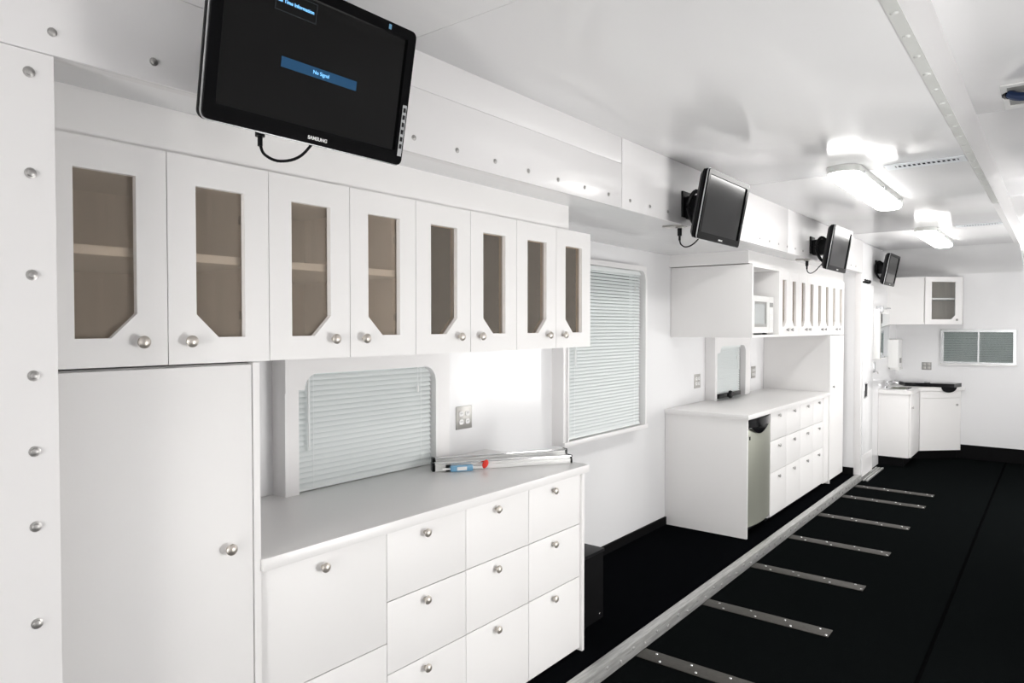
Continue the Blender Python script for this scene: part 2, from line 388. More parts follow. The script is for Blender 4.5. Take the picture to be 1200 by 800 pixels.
# window in the far wall
y0, y1, z0, z1 = WB
wn = struct(empty('window_4', (BX, (y0+y1)/2, z0)), 'low wide two-part window in the far wall', 'window')
ym = .776
prism('frame', rect(y0-.02, y1+.02, z0-.02, z1+.02), [rect(y0+.012, ym-.008, z0+.012, z1-.012), rect(ym+.008, y1-.012, z0+.012, z1-.012)], 'yz', BX-.022, BX+.02, 'silver', wn, loc=(BX, ym, z0))
box('sill', BX-.035, BX-.01, y0-.03, y1+.03, z0-.03, z0-.012, 'frame', wn, .002)
for a, b in ((y0+.014, ym-.01), (ym+.01, y1-.014)):
    bm = bmesh.new(); k = z0+.018
    while k < z1-.02:
        vs = [bm.verts.new(q) for q in ((.0, a-ym, k-z0), (.0, b-ym, k-z0), (-.011, b-ym, k+.019-z0), (-.011, a-ym, k+.019-z0))]; bm.faces.new(vs); k += .0215
    r = bmesh.ops.extrude_face_region(bm, geom=list(bm.faces))
    bmesh.ops.translate(bm, vec=(.0008, 0, 0), verts=[g for g in r['geom'] if isinstance(g, bmesh.types.BMVert)])
    q = link('blind_slats', finish(bm, 'blind_slats', 'slat'), wn, (BX+.015, ym, z0)); q['kind'] = 'stuff'
box('outer_pane', BX+.03, BX+.036, y0, y1, z0, z1, 'wpane', wn)
for a, b in ((y0+.010, ym-.006), (ym+.006, y1-.010)): box('pane', BX-.006, BX-.001, a, b, z0+.010, z1-.010, 'slider', wn)

# ------------------------------------------------------------------ cabinets
def knob(par, x, y, z, me=KNOB): return link('knob', me, par, (x, y, z))
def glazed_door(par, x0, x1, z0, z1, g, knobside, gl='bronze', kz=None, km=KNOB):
    """g = glass margins (side, z bottom, z top, chamfer)"""
    s, gb, gt, ch = g; a, b = x0+s, x1-s
    if knobside > 0: hole = [(a, gb), (b-ch, gb), (b, gb+ch), (b, gt), (a, gt)]
    else: hole = [(a+ch, gb), (b, gb), (b, gt), (a, gt), (a, gb+ch)]
    d = prism('door', rect(x0+.0012, x1-.0012, z0, z1), [hole], 'xz', FY, FY+.018, 'lam', par, loc=((x0+x1)/2, FY, z0))
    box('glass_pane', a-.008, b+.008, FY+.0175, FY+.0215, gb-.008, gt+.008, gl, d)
    knob(d, x1-.067 if knobside > 0 else x0+.053, FY, kz or (z0+.058), km)
    hx = x0+.045 if knobside > 0 else x1-.045
    for hz in (gb+.06, gt-.07): box('hinge', hx-.03, hx+.03, FY+.022, FY+.034, hz-.012, hz+.012, 'bolt', d, .002)
    return d
def wall_cabinet(name, x0, x1, z0, z1, shelf, label, g, back=WY-.004, group=None, kz=None, km=KNOB):
    t = empty(name, ((x0+x1)/2, FY+.02, z0)); tag(t, label, 'cabinet', group)
    y0 = FY+.0225
    boxes('carcass', [(x0, x0+.012, y0, back, z0, z1), (x1-.012, x1, y0, back, z0, z1), (x0, x1, y0, back, z0, z0+.016), (x0, x1, y0, back, z1-.016, z1)], 'lam', t)
    boxes('lining', [(x0+.012, x1-.012, back-.012, back, z0+.016, z1-.016), (x0+.0122, x0+.0142, y0+.02, back-.012, z0+.0162, z1-.0162),
                     (x1-.0142, x1-.0122, y0+.02, back-.012, z0+.0162, z1-.0162), (x0+.013, x1-.013, y0+.02, back-.012, z0+.0162, z0+.018)], 'inner', t)
    box('shelf', x0+.0145, x1-.0145, y0+.004, back-.02, shelf-.011, shelf+.011, 'lam', t, .001)
    xm = (x0+x1)/2
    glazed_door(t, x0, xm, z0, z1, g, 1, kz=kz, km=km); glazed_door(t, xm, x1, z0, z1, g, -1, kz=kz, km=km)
    return t
G1 = (.0745, 1.521, 1.916, .060)
for k, lab in enumerate(('glazed white wall cabinet directly above the tall plain cupboard', 'glazed white wall cabinet above the left half of the near arched window',
                         'glazed white wall cabinet above the near silver socket plate', 'glazed white wall cabinet at the end beside the large blind')):
    wall_cabinet('wall_cabinet', .555+k*.575, .555+(k+1)*.575, 1.452, 1.99, 1.731, lab, G1, kz=1.511)
# plain cupboard below the first wall cabinet
t = empty('tall_cupboard', (.81, FY, 0)); tag(t, 'tall plain white cupboard with one door left of the worktop', 'cupboard')
boxes('carcass', [(.55, .568, FY+.02, WY-.004, .02, 1.445), (1.076, 1.096, FY-.002, WY-.004, .0, 1.449), (.568, 1.076, WY-.02, WY-.004, .02, 1.445), (.568, 1.076, FY+.022, WY-.02, 1.43, 1.447), (.568, 1.076, FY+.022, WY-.02, .06, .08)], 'lam', t)
d = box('door', .553, 1.0725, FY, FY+.019, .022, 1.4435, 'lam', t, .001); knob(d, .999, FY, .944)
box('plinth', .55, 1.09, FY+.05, FY+.07, 0, .07, 'rubber', t)

def drawer_unit(x0, x1, rows, kn, label, ztop, sm=False, group=None):
    t = empty('drawer_cabinet', ((x0+x1)/2, FY+.01, 0)); tag(t, label, 'cabinet', group)
    boxes('carcass', [(x0+.001, x0+.017, FY+.0302, WY-.01, .03, ztop), (x1-.017, x1-.001, FY+.0302, WY-.01, .03, ztop), (x0+.017, x1-.017, WY-.02, WY-.01, .03, ztop), (x0+.017, x1-.017, FY+.0302, WY-.02, .03, .045)], 'lam', t)
    box('plinth', x0+.001, x1-.001, FY+.05, FY+.065, 0, .03, 'rubber', t)
    for (z0, z1), kz in zip(rows, kn):
        d = box('drawer', x0+.0015, x1-.0015, FY+.010, FY+.029, z0+.0015, z1-.0015, 'lam', t, .001)
        if kz: knob(d, (x0+x1)/2-.022 if not sm else (x0+x1)/2, FY+.010, kz, SKNOB if sm else KNOB)
R3 = [(.611, .852), (.360, .611), (.016, .360)]; K3 = (.812, .570, .323)
drawer_unit(1.097, 1.575, [(.470, .852), (.016, .470)], (.807, .42), 'wide white cabinet with two deep drawers beside the tall cupboard', .852)
drawer_unit(1.575, 1.975, R3, K3, 'white three-drawer cabinet next to the wide two-drawer cabinet', .852)
drawer_unit(1.975, 2.378, R3, K3, 'white three-drawer cabinet second from the end panel of the near worktop', .852)
drawer_unit(2.378, 2.784, R3, K3, 'white three-drawer cabinet against the end panel of the near worktop', .852)
tag(box('end_panel', 2.785, 2.803, FY-.002, WY-.002, 0, .852, 'lam', None, .001), 'white end panel closing the near row of drawers', 'panel')
tag(box('worktop', 1.0965, 2.832, FY-.012, WY-.001, .853, .890, 'top', None, .003), 'long near worktop with a metal rail lying on it', 'worktop')

# far run: end panel, refrigerator, drawers, tall closet
tag(box('end_panel', 4.998, 5.016, FY-.002, WY-.002, 0, .869, 'lam', None, .001), 'wide white end panel beside the small refrigerator', 'panel')
tag(box('worktop', 4.985, 7.2775, FY-.014, WY-.001, .870, .905, 'top', None, .003), 'far worktop above the small refrigerator', 'worktop')
R4 = [(.640, .866), (.388, .640), (.040, .388)]; K4 = (.830, .587, .338)
xs = (5.548, 5.955, 6.352, 6.752, 7.10)
for k, lab in enumerate(('white three-drawer cabinet right beside the small refrigerator', 'white three-drawer cabinet second from the small refrigerator',
                         'white three-drawer cabinet third from the small refrigerator', 'white three-drawer cabinet nearest the tall closet')):
    drawer_unit(xs[k], xs[k+1], R4, K4, lab, .868, True)
tag(box('filler_strip', 7.102, 7.277, FY+.008, FY+.03, .03, .869, 'lam', None, .001), 'narrow white filler strip right of the far drawers', 'filler')
tag(box('side_panel', 7.278, 7.298, FY-.004, WY-.003, 0, 1.462, 'lam', None, .001), 'tall white side panel between far worktop and closet', 'panel')
t = empty('closet', (7.6, FY, 0)); tag(t, 'tall narrow white closet at the end of the far worktop', 'closet')
boxes('carcass', [(7.30, 7.315, FY+.0222, WY-.01, .02, 1.462), (7.815, 7.83, FY+.0222, WY-.01, .02, 1.462), (7.30, 7.83, WY-.02, WY-.01, .02, 1.462)], 'lam', t)
d = box('door', 7.301, 7.829, FY, FY+.02, .03, 1.460, 'lam', t, .001); knob(d, 7.40, FY, .95, SKNOB)
box('plinth', 7.30, 7.83, FY+.05, FY+.07, 0, .03, 'rubber', t)

# refrigerator
t = empty('refrigerator', (5.28, FY, 0)); tag(t, 'small stainless refrigerator with black top handle under the far worktop', 'refrigerator')
box('body', 5.03, 5.535, FY+.047, WY-.08, .02, .855, 'black', t, .004)
def bowed(x0, x1, z0, z1, yb, bow, m, name, par, n=14):
    pts = [(x0 + (x1-x0)*i/n, yb - .032 - bow*(1-(2*i/n-1)**2)) for i in range(n+1)]
    return prism(name, pts + [(x1, yb), (x0, yb)], [], 'xy', z0, z1, m, par, loc=((x0+x1)/2, yb, z0), smooth=True)
dr = bowed(5.022, 5.546, .075, .795, FY+.046, .028, 'steel', 'door', t)
hcap = bowed(5.022, 5.546, .797, .862, FY+.046, .034, 'bgloss', 'handle_cap', t)
gp = [(5.05+.36*i/12, .800-.05*math.sin(PI*i/12)) for i in range(13)]
prism('grip', gp, [], 'xz', FY-.020, FY+.012, 'bgloss', hcap, loc=(5.28, FY, .79))
box('badge', 5.06, 5.085, FY+.003, FY+.009, .715, .74, 'black', dr)
for xx in (5.07, 5.50): tube('foot', [(xx, FY+.11, 0), (xx, FY+.11, .025)], .016, 'black', t, 10)

# far wall cabinets: open niche with microwave and four glazed units
t = empty('niche_cabinet', (5.39, FY, 1.466)); tag(t, 'white open cabinet niche holding the microwave', 'cabinet')
boxes('carcass', [(5.08, 5.102, FY-.002, WY-.003, 1.466, 2.006), (5.69, 5.708, FY-.002, WY-.003, 1.466, 2.006), (5.102, 5.69, FY-.002, WY-.003, 1.466, 1.484), (5.102, 5.69, FY-.002, WY-.003, 1.988, 2.006), (5.102, 5.69, WY-.02, WY-.003, 1.484, 1.988)], 'lam', t, .001)
G2 = (.084, 1.548, 1.929, .050)
for k, lab in enumerate(('glazed white wall cabinet adjoining the microwave niche', 'glazed white wall cabinet second from the microwave niche',
                         'glazed white wall cabinet third from the microwave niche', 'glazed white wall cabinet above the tall closet')):
    wall_cabinet('wall_cabinet', 5.709+k*.529, 5.709+(k+1)*.529, 1.466, 2.006, 1.742, lab, G2, kz=1.522, km=SKNOB)
t = empty('microwave', (5.42, 1.9, 1.484)); tag(t, 'small white microwave oven standing in the open niche', 'microwave')
my = FY+.03
box('housing', 5.175, 5.66, my+.02, 2.16, 1.497, 1.782, 'mwhite', t, .004)
d = prism('door', rect(5.178, 5.545, 1.50, 1.78), [rect(5.222, 5.505, 1.545, 1.738)], 'xz', my, my+.02, 'mwhite', t, loc=(5.36, my, 1.5))
prism('window_frame', rect(5.219, 5.508, 1.542, 1.741), [rect(5.236, 5.491, 1.568, 1.722)], 'xz', my+.006, my+.018, 'grey', d, loc=(5.36, my, 1.5))
box('window', 5.222, 5.505, my+.012, my+.016, 1.545, 1.738, 'mglass', d)
cp = box('control_panel', 5.548, 5.658, my, my+.02, 1.50, 1.78, 'mwhite', t, .002)
box('display', 5.563, 5.643, my-.002, my+.004, 1.70, 1.735, 'grey', cp)
for r in range(4):
    for c in range(3): box('button', 5.565+c*.028, 5.585+c*.028, my-.002, my+.003, 1.60+r*.022, 1.614+r*.022, 'whitepl', cp)
for xx in (5.21, 5.62): box('foot', xx-.015, xx+.015, my+.04, my+.07, 1.484, 1.498, 'black', t)
box('foot', 5.3, 5.6, 2.08, 2.1, 1.484, 1.498, 'black', t)

# ------------------------------------------------------------------ socket plates
RC = None
def socket_plate(x, z, y, label, w=.118, h=.118, m='plate'):
    t = empty('socket_plate', (x, y, z)); tag(t, label, 'socket')
    box('plate', x-w/2, x+w/2, y-.006, y+.001, z-h/2, z+h/2, m, t, .002)
    for sx in (-.024, .024):
        for sz in (-.021, .021):
            r = prism('receptacle', [(x+sx+.0165*math.cos(a*PI/8), z+sz+max(-.0135, min(.0135, .0165*math.sin(a*PI/8)))) for a in range(16)], [], 'xz', y-.009, y-.004, 'recept', t, loc=(x+sx, y, z+sz))
            for q in (-.006, .006): box('slot', x+sx+q-.0012, x+sx+q+.0012, y-.0095, y-.0085, z+sz-.002, z+sz+.006, 'dark', r)
    return t
socket_plate(2.66, 1.079, WY, 'silver plate with four white sockets on the near backsplash')
socket_plate(5.60, 1.085, WY, 'silver plate with four sockets between large blind and far arched window')
socket_plate(6.97, 1.090, WY, 'silver plate with four sockets right of the far arched window')

# ------------------------------------------------------------------ metal rail and packet on the near worktop
def rail(name, p, q, wd, hh, label):
    p = Vector(p); q = Vector(q); L = (q-p).length; a = math.atan2(q.y-p.y, q.x-p.x)
    t = empty(name, p, (0, 0, a)); tag(t, label, 'rail')
    def lb(nm, lst, m, bev=.0015, par=t):
        bm = bmesh.new()
        for b in lst: bm_box(bm, *b, bev)
        o = bpy.data.objects.new(nm, finish(bm, nm, m, True)); C.objects.link(o); o.parent = par; WL[o] = Vector(p); return o
    lb('profile', [(.012, L-.008, -wd/2, wd/2, 0, hh*.60), (.012, L-.008, -wd/2+.004, wd/2, hh*.60, hh), (.012, L-.008, -wd/2-.003, wd/2, hh*.02, hh*.10)], 'whitepl')
    lb('lip', [(.012, L-.008, -wd/2-.002, -wd/2+.006, hh*.9, hh+.002)], 'chrome', .0008)
    lb('end_cap', [(0, .014, -wd/2-.002, wd/2+.001, 0, hh+.003)], 'bgloss', .003)
    lb('end_cap', [(L-.010, L, -wd/2-.002, wd/2+.001, 0, hh+.003)], 'bgloss', .002)
    return t, lb, L
ra_, lb, L = rail('metal_rail', (2.25, 2.245, .890), (2.815, 1.86, .890), .045, .036, 'white aluminium rail with black end caps lying across the near worktop')
rb_, lb2, L2 = rail('metal_rail', (2.30, 2.292, .890), (2.90, 1.945, .890), .034, .046, 'taller white aluminium rail lying behind the front rail')
t = empty('parts_packet', (2.29, 2.165, .890)); tag(t, 'small clear blue parts packet with red cap against the rail', 'packet')
a = math.atan2(-.385, .565); t.rotation_euler = (0, 0, a)
def loc_box(nm, b, m, par, bev=.002):
    bm = bmesh.new(); bm_box(bm, *b, bev); o = bpy.data.objects.new(nm, finish(bm, nm, m, True)); C.objects.link(o); o.parent = par; return o
loc_box('sleeve', (.0, .105, -.012, .018, .0, .028), 'blue', t, .006)
loc_box('insert', (-.035, .16, -.002, .008, .008, .018), 'whitepl', t, .002)
loc_box('print_band', (.03, .075, -.0135, -.011, .006, .022), 'whitepl', t, .0005)
loc_box('clip', (-.018, .006, .006, .018, .0, .030), 'bgloss', t, .003)
bm = bmesh.new(); bmesh.ops.create_uvsphere(bm, u_segments=14, v_segments=10, radius=.016)
for v in bm.verts: v.co = Vector((v.co.x*.9+.165+v.co.z*.35, v.co.y*.6, v.co.z*1.25+.026))
o = bpy.data.objects.new('red_cap', finish(bm, 'red_cap', 'red', True)); C.objects.link(o); o.parent = t

# black box on the floor
t = empty('floor_box', (3.02, 2.14, 0)); tag(t, 'black box on the floor behind the near end panel', 'box')
box('body', 2.815, 3.185, 1.895, WY-.016, 0, .355, 'rubber', t, .004)
box('lid', 2.812, 3.190, 1.890, WY-.016, .355, .372, 'black', t, .003)
for xx in (2.95, 3.15): link('screw', SC, t, (xx, 1.8945, .03))

# ------------------------------------------------------------------ monitors
def monitor(x, y, z, label, wy, osd=False, tilt=10.8, plate=True):
    t = empty('monitor', (x, y, z)); tag(t, label, 'monitor', None)
    tr = math.radians(tilt)
    W, Hh = .56, .347
    def add(nm, bm_or_me, m=None, par=t, smooth=True):
        me = finish(bm_or_me, nm, m, smooth) if m else bm_or_me
        o = bpy.data.objects.new(nm, me); C.objects.link(o); o.parent = par
        if par is t: o.matrix_local = Matrix.Rotation(tr, 4, 'X')
        return o
    # bezel ring with rounded corners
    def ring(outer, inner, d0, d1):
        bm = bmesh.new(); n = len(outer)
        A = [bm.verts.new((p[0], d0, p[1])) for p in outer]; B = [bm.verts.new((p[0], d0, p[1])) for p in inner]
        D = [bm.verts.new((p[0], d1, p[1])) for p in outer]; E_ = [bm.verts.new((p[0], d1, p[1])) for p in inner]
        for i in range(n):
            j = (i+1) % n
            bm.faces.new((A[i], A[j], B[j], B[i])); bm.faces.new((D[i], E_[i], E_[j], D[j]))
            bm.faces.new((A[i], D[i], D[j], A[j])); bm.faces.new((B[i], B[j], E_[j], E_[i]))
        return bm
    o_ = rrect(-W/2, W/2, -Hh/2, Hh/2, .016, 5); i_ = rrect(-.254, .253, -.138, .148, .002, 5)
    bez = add('bezel', ring(o_, i_, -.002, .022), 'bezel')
    o2 = rrect(-W/2-.002, W/2+.002, -Hh/2-.002, Hh/2+.002, .018, 5); i2 = rrect(-W/2+.001, W/2-.001, -Hh/2+.001, Hh/2-.001, .016, 5)
    add('edge_trim', ring(o2, i2, .004, .009), 'silver')
    bm = bmesh.new(); bm_box(bm, -.256, .255, .004, .012, -.140, .150)
    scr = add('screen', bm, 'screen', smooth=False)
    bm = bmesh.new(); loops = []
    for yy, k in ((.009, .998), (.035, .985), (.058, .88), (.070, .60)):
        loops.append([bm.verts.new((p[0]*k, yy, p[1]*k)) for p in o_])
    for a_, b_ in zip(loops, loops[1:]):
        for i in range(len(o_)): bm.faces.new((a_[i], a_[(i+1) % len(o_)], b_[(i+1) % len(o_)], b_[i]))
    bm.faces.new(loops[-1]); bm.faces.new(loops[0][::-1])
    add('rear_shell', bm, 'black')
    # chin lettering and buttons
    tx = text_part('lettering', 'SAMSUNG', .0115, 'logo', bez, (.007, -.0026, -.1595), (PI/2, 0, 0), wide=1.05, bold=.0003)
    for k in range(6):
        bm = bmesh.new(); bm_box(bm, .2645, .2735, -.0032, -.001, -.035-k*.019, -.023-k*.019, .001); add('button', bm, 'black', bez)
    if osd:
        bm = bmesh.new(); bm_box(bm, -.106, .108, .0034, .0040, -.020, .003); add('message_bar', bm, 'osd', scr, False)
        text_part('message_text', 'No Signal', .012, 'osdtxt', scr, (.002, .0030, -.0085), (PI/2, 0, 0))
        text_part('heading_text', 'Real Time Information', .0112, 'osdtxt', scr, (-.085, .0030, .119), (PI/2, 0, 0), bold=.0001)
        bm = bmesh.new()
        for b in ((-.134, -.0265, .0034, .004, .0965, .0978), (-.0278, -.0265, .0034, .004, .0965, .14), (-.134, -.1327, .0034, .004, .0965, .14), (-.134, -.0265, .0034, .004, .139, .1403)): bm_box(bm, *b)
        add('heading_box', bm, 'osdline', scr, False)
        bm = bmesh.new(); bm_box(bm, .184, .192, -.0027, -.001, .155, .167); add('sticker', bm, 'blue', bez, False)
        bm = bmesh.new(); bm_box(bm, .262, .276, -.0026, -.0015, -.15, -.016); add('button_label', bm, 'silver', bez, False)
    # wall mount
    dy = wy - y
    bm = bmesh.new(); bm_box(bm, -.06, .06, dy-.012, dy, -.02, .12, .003)
    bm_box(bm, -.045, .045, .07, dy-.01, -.035, .095, .02)
    mnt = add('wall_mount', bm, 'black', t); mnt.matrix_local = Matrix.Identity(4)
    bm = bmesh.new(); bm_box(bm, -.07, .07, .064, .085, -.07, .07, .003); add('mount_head', bm, 'black', mnt)
    tube('cable_loop', [(x-.06, y+.07, z+.05), (x-.095, y+.12, z+.10), (x-.10, y+.16, z+.03), (x-.09, y+.13, z-.07), (x-.06, y+.08, z-.11)], .012, 'black', t)
    if plate:
        px, py, pz = x+.0, HY+.035, ZS-.003
        tube('power_cable', [(px, py, pz-.075), (px+.012, py-.002, pz-.10), (px+.05, py-.015, pz-.112), (px+.10, py-.04, pz-.09), (px+.13, py-.10, pz-.02), (px+.12, y+.05, z-.04)], .004, 'black', t)
        tube('plug', [(px, py, pz-.012), (px, py, pz-.055)], .0125, 'black', t, 12)
        tube('plug_neck', [(px, py, pz-.05), (px, py, pz-.08)], .0065, 'black', t, 10)
        sp = empty('ceiling_socket', (px, py+.02, pz)); tag(sp, 'small metal soffit socket ' + plate, 'socket')
        box('plate', px-.04, px+.04, HY+.01, HY+.12, pz-.005, pz+.003, 'plate', sp, .0015)
        box('receptacle', px-.018, px+.018, py-.018, py+.018, pz-.014, pz-.004, 'plate', sp, .002)
    return t
monitor(1.030, 1.391, 2.159, 'black flat monitor showing a no signal message', HY, True, plate='behind the monitor with the message')
monitor(3.586, 1.400, 2.161, 'black monitor above the large blind, second from the message monitor', HY, plate='beside the monitor above the large blind')
monitor(6.030, 1.398, 2.163, 'black monitor mounted above the far glazed cabinets', HY, tilt=9.5, plate='beside the monitor above the far glazed cabinets')
monitor(8.80, 1.495, 2.178, 'black monitor on the galley wall beside the corner cabinet', GY, plate=None)

# ------------------------------------------------------------------ fluorescent fixtures
def lamp(x0, x1, y, zc, label):
    t = empty('ceiling_lamp', ((x0+x1)/2, y, zc)); tag(t, label, 'lamp')
    def pill(a0, a1, w, z0, z1, nm, m, par, taper=.8):
        bm = bmesh.new(); n = 8; loops = []
        for zz, k in ((z0, taper), (z0+(z1-z0)*.35, .97), (z1, 1.)):
            ww = w*k/2; lp = []
            for s, cx in ((1, a1-w*.42), (-1, a0+w*.42)):
                for i in range(n+1):
                    an = -PI/2 + PI*i/n
                    lp.append(bm.verts.new((cx + s*math.cos(an)*w*.42*(k*.6+.4) - (x0+x1)/2, s*math.sin(an)*ww, zz-zc)))
            loops.append(lp)
        for a_, b_ in zip(loops, loops[1:]):
            for i in range(len(a_)): bm.faces.new((a_[i], a_[(i+1) % len(a_)], b_[(i+1) % len(a_)], b_[i]))
        bm.faces.new(loops[0]); bm.faces.new(loops[-1][::-1])
        return link(nm, finish(bm, nm, m, True), par, ((x0+x1)/2, y, zc))
    hs = pill(x0, x1, .175, zc-.034, zc+.002, 'housing', 'lampbody', t, .97)
    pill(x0+.008, x1-.008, .165, zc-.066, zc-.034, 'lens', 'lens', t, .72)
    for sx in (.12, .5, .88):
        for sy in (-1, 1):
            xx = x0+(x1-x0)*sx; box('clip', xx-.014, xx+.014, y+sy*.0875-.004, y+sy*.0875+.004, zc-.042, zc-.016, 'silver', hs, .001)
    return t
lamp(4.10, 5.52, .955, ZC, 'lit oval ceiling lamp nearest the long ceiling vent')
lamp(7.12, 8.50, .968, ZC, 'lit oval ceiling lamp towards the galley corner')

# ceiling vents
def vent(x, y0, y1, label):
    t = empty('ceiling_vent', (x, (y0+y1)/2, ZC)); tag(t, label, 'vent')
    prism('frame', rect(x-.065, x+.075, y0, y1), [rect(x-.022, x+.032, y0+.03, y1-.045)], 'xy', ZC-.004, ZC+.001, 'vent', t, loc=(x, y0, ZC))
    box('duct', x-.024, x+.034, y0+.028, y1-.043, ZC-.0015, ZC+.0005, 'dark', t)
    n = 13
    for i in range(n):
        yy = y0+.03 + (y1-y0-.075)*(i+.5)/n
        box('fin', x-.022, x+.032, yy-.0045, yy+.0045, ZC-.0035, ZC-.0015, 'vent', t)
vent(4.33, .402, .775, 'long white slotted vent beside the nearer lit lamp')
vent(7.25, .405, .74, 'long white slotted vent beside the farther lit lamp')
# recessed port in the high ceiling
t = empty('ceiling_port', (4.1, .15, ZH)); tag(t, 'recessed ceiling port box with a navy cable', 'port')
prism('rim', rect(3.90, 4.33, .06, .235), [rect(3.94, 4.27, .08, .212)], 'xy', ZH-.006, ZH+.001, 'whitepl', t, loc=(4.1, .15, ZH))
box('back_plate', 3.94, 4.27, .08, .212, ZH-.002, ZH+.0005, 'grey', t)
tube('cable', [(4.02, .205, ZH-.012), (4.01, .18, ZH-.03), (4.0, .14, ZH-.04), (3.99, .09, ZH-.03)], .02, 'navy', t)
tube('connector', [(4.05, .215, ZH-.004), (4.02, .20, ZH-.014)], .024, 'bgloss', t, 10)

# ------------------------------------------------------------------ galley end
# sliding door and track
d1 = struct(empty('door_1', (8.15, GY-.03, ZM)), 'white sliding door panel with black recessed handle', 'door')
box('panel', 7.945, 8.44, GY-.045, GY-.010, ZM+.03, 1.985, 'wall', d1, .002)
hp = box('handle_plate', 8.02, 8.16, GY-.049, GY-.040, .79, .955, 'chrome', d1, .003)
box('recess', 8.035, 8.145, GY-.051, GY-.046, .805, .94, 'black', hp, .002)
box('kick_plate', 7.95, 8.435, GY-.048, GY-.044, ZM+.035, .20, 'frame', d1)
struct(boxes('trim_6', [(XE-.004, XE+.03, HY-.002, HY+.06, .006, 2.101), (XE+.03, XE+.06, HY+.012, GY, ZM, 2.101)], 'fascia', None, .002), 'white door jamb at the end of the floor rail', 'jamb')
tk = struct(empty('trim_7', (8.3, 1.61, ZM)), 'double aluminium door track on the floor', 'track')
for yy in (1.562, 1.592, 1.622): box('runner', 7.925, 8.74, yy-.010, yy+.010, ZM, ZM+.014, 'alu', tk, .001)
# hook rail
hr = empty('hook_rail', (8.1, HY, 1.915)); tag(hr, 'short chrome hook rail high on the galley wall', 'hook rail')
box('plate', 7.94, 8.26, GY-.012, GY+.001, 1.995, 2.035, 'whitepl', hr, .002)
for x in (7.99, 8.08, 8.17, 8.24): tube('hook', [(x, GY-.012, 2.02), (x, GY-.035, 2.012), (x, GY-.05, 2.02), (x, GY-.048, 2.04)], .009, 'black', hr)
# mirror cabinet
mc = empty('mirror_cabinet', (8.85, GY, 1.18)); tag(mc, 'narrow white mirror cabinet on the galley wall', 'mirror')
box('body', 8.46, 9.02, GY-.10, GY+.001, 1.19, 1.74, 'whitepl', mc, .004)
md = box('mirror', 8.53, 9.015, GY-.105, GY-.099, 1.20, 1.69, 'mirror', mc, .001)
box('mirror_edge', 8.505, 8.53, GY-.106, GY-.098, 1.195, 1.70, 'bolt', mc)
tube('lamp_bar', [(8.60, GY-.11, 1.755), (9.0, GY-.11, 1.755)], .009, 'silver', mc)
box('lamp_bracket', 8.48, 8.54, GY-.13, GY-.06, 1.70, 1.775, 'silver', mc, .01)
# soap dispenser
sd = empty('soap_dispenser', (8.55, GY, 1.03)); tag(sd, 'slim grey soap dispenser below the mirror cabinet', 'dispenser')
box('bottle', 8.44, 8.50, GY-.06, GY+.001, 1.04, 1.16, 'silver', sd, .008)
tube('nozzle', [(8.47, GY-.055, 1.06), (8.47, GY-.085, 1.05), (8.47, GY-.09, 1.03)], .006, 'bolt', sd)
# paper towel dispenser
pd = empty('towel_dispenser', (9.7, GY, 1.0)); tag(pd, 'white paper towel dispenser in the galley corner', 'dispenser')
box('body', 9.52, 9.80, GY-.115, GY+.001, 1.04, 1.39, 'whitepl', pd, .012)
box('window', 9.60, 9.72, GY-.118, GY-.112, 1.10, 1.16, 'grey', pd)
box('tray', 9.54, 9.78, GY-.125, GY-.02, 1.015, 1.042, 'whitepl', pd, .004)

# sink cabinet and corner cabinet
ZT = .815
sk = empty('sink_cabinet', (9.3, 1.5, ZM)); tag(sk, 'white sink cabinet with plain side panel beside the sliding door', 'cabinet')
boxes('carcass', [(8.985, 9.003, 1.345, GY-.002, .045, ZT-.042), (9.582, 9.60, 1.345, GY-.002, .045, ZT-.042), (9.003, 9.582, GY-.014, GY-.002, .045, ZT-.042), (9.003, 9.582, 1.345, GY-.014, .045, .06)], 'lam', sk, .001)
dd = box('door', 9.0, 9.59, 1.325, 1.3435, .05, ZT-.05, 'lam', sk, .001)
link('knob', SKNOB, dd, (9.06, 1.325, .62))
box('plinth', 9.02, 9.60, 1.40, GY-.002, ZM, .045, 'rubber', sk)
def diag(name, p, q, off0, off1, z0, z1, m, par, t0=0., t1=1.):
    """slab along the line p-q; offsets measured towards the room"""
    p = Vector((*p, 0)); q = Vector((*q, 0)); d = q-p; n = Vector((-abs(d.y), -abs(d.x), 0)).normalized()
    if n.dot(Vector((-1, -1, 0))) < 0: n = -n
    n = Vector((d.y, -d.x, 0)).normalized()
    if n.x + n.y > 0: n = -n
    a, b = p+d*t0, p+d*t1
    pts = [a+n*off0, b+n*off0, b+n*off1, a+n*off1]
    return prism(name, [(v.x, v.y) for v in pts], [], 'xy', z0, z1, m, par, loc=(a.x, a.y, z0)), (a, b, n)
cc = empty('corner_cabinet', (9.85, 1.3, ZM)); tag(cc, 'white angled corner base cabinet under the black cooktop', 'cabinet')
CP, CQ = (9.605, 1.345), (10.0, .945)
prism('carcass', [(9.602, GY), (9.602, 1.345), CQ, (BX-.001, .945), (BX-.001, GY)], [], 'xy', .045, ZT-.042, 'lam', cc, loc=(9.8, 1.3, .045))
diag('drawer_front', CP, CQ, .001, .018, .685, ZT-.05, 'lam', cc, .03, .97)
(d2, (a, b, n)) = diag('door', CP, CQ, .001, .018, .05, .681, 'lam', cc, .03, .97)
kp = a + (b-a)*.90 + n*.018
link('knob', SKNOB, d2, (kp.x, kp.y, .60), (0, 0, -PI/4))
prism('plinth', [(9.602, GY), (9.602, 1.42), (10.03, .985), (BX-.001, .985), (BX-.001, GY)], [], 'xy', ZM, .045, 'rubber', cc, loc=(9.8, 1.3, 0))
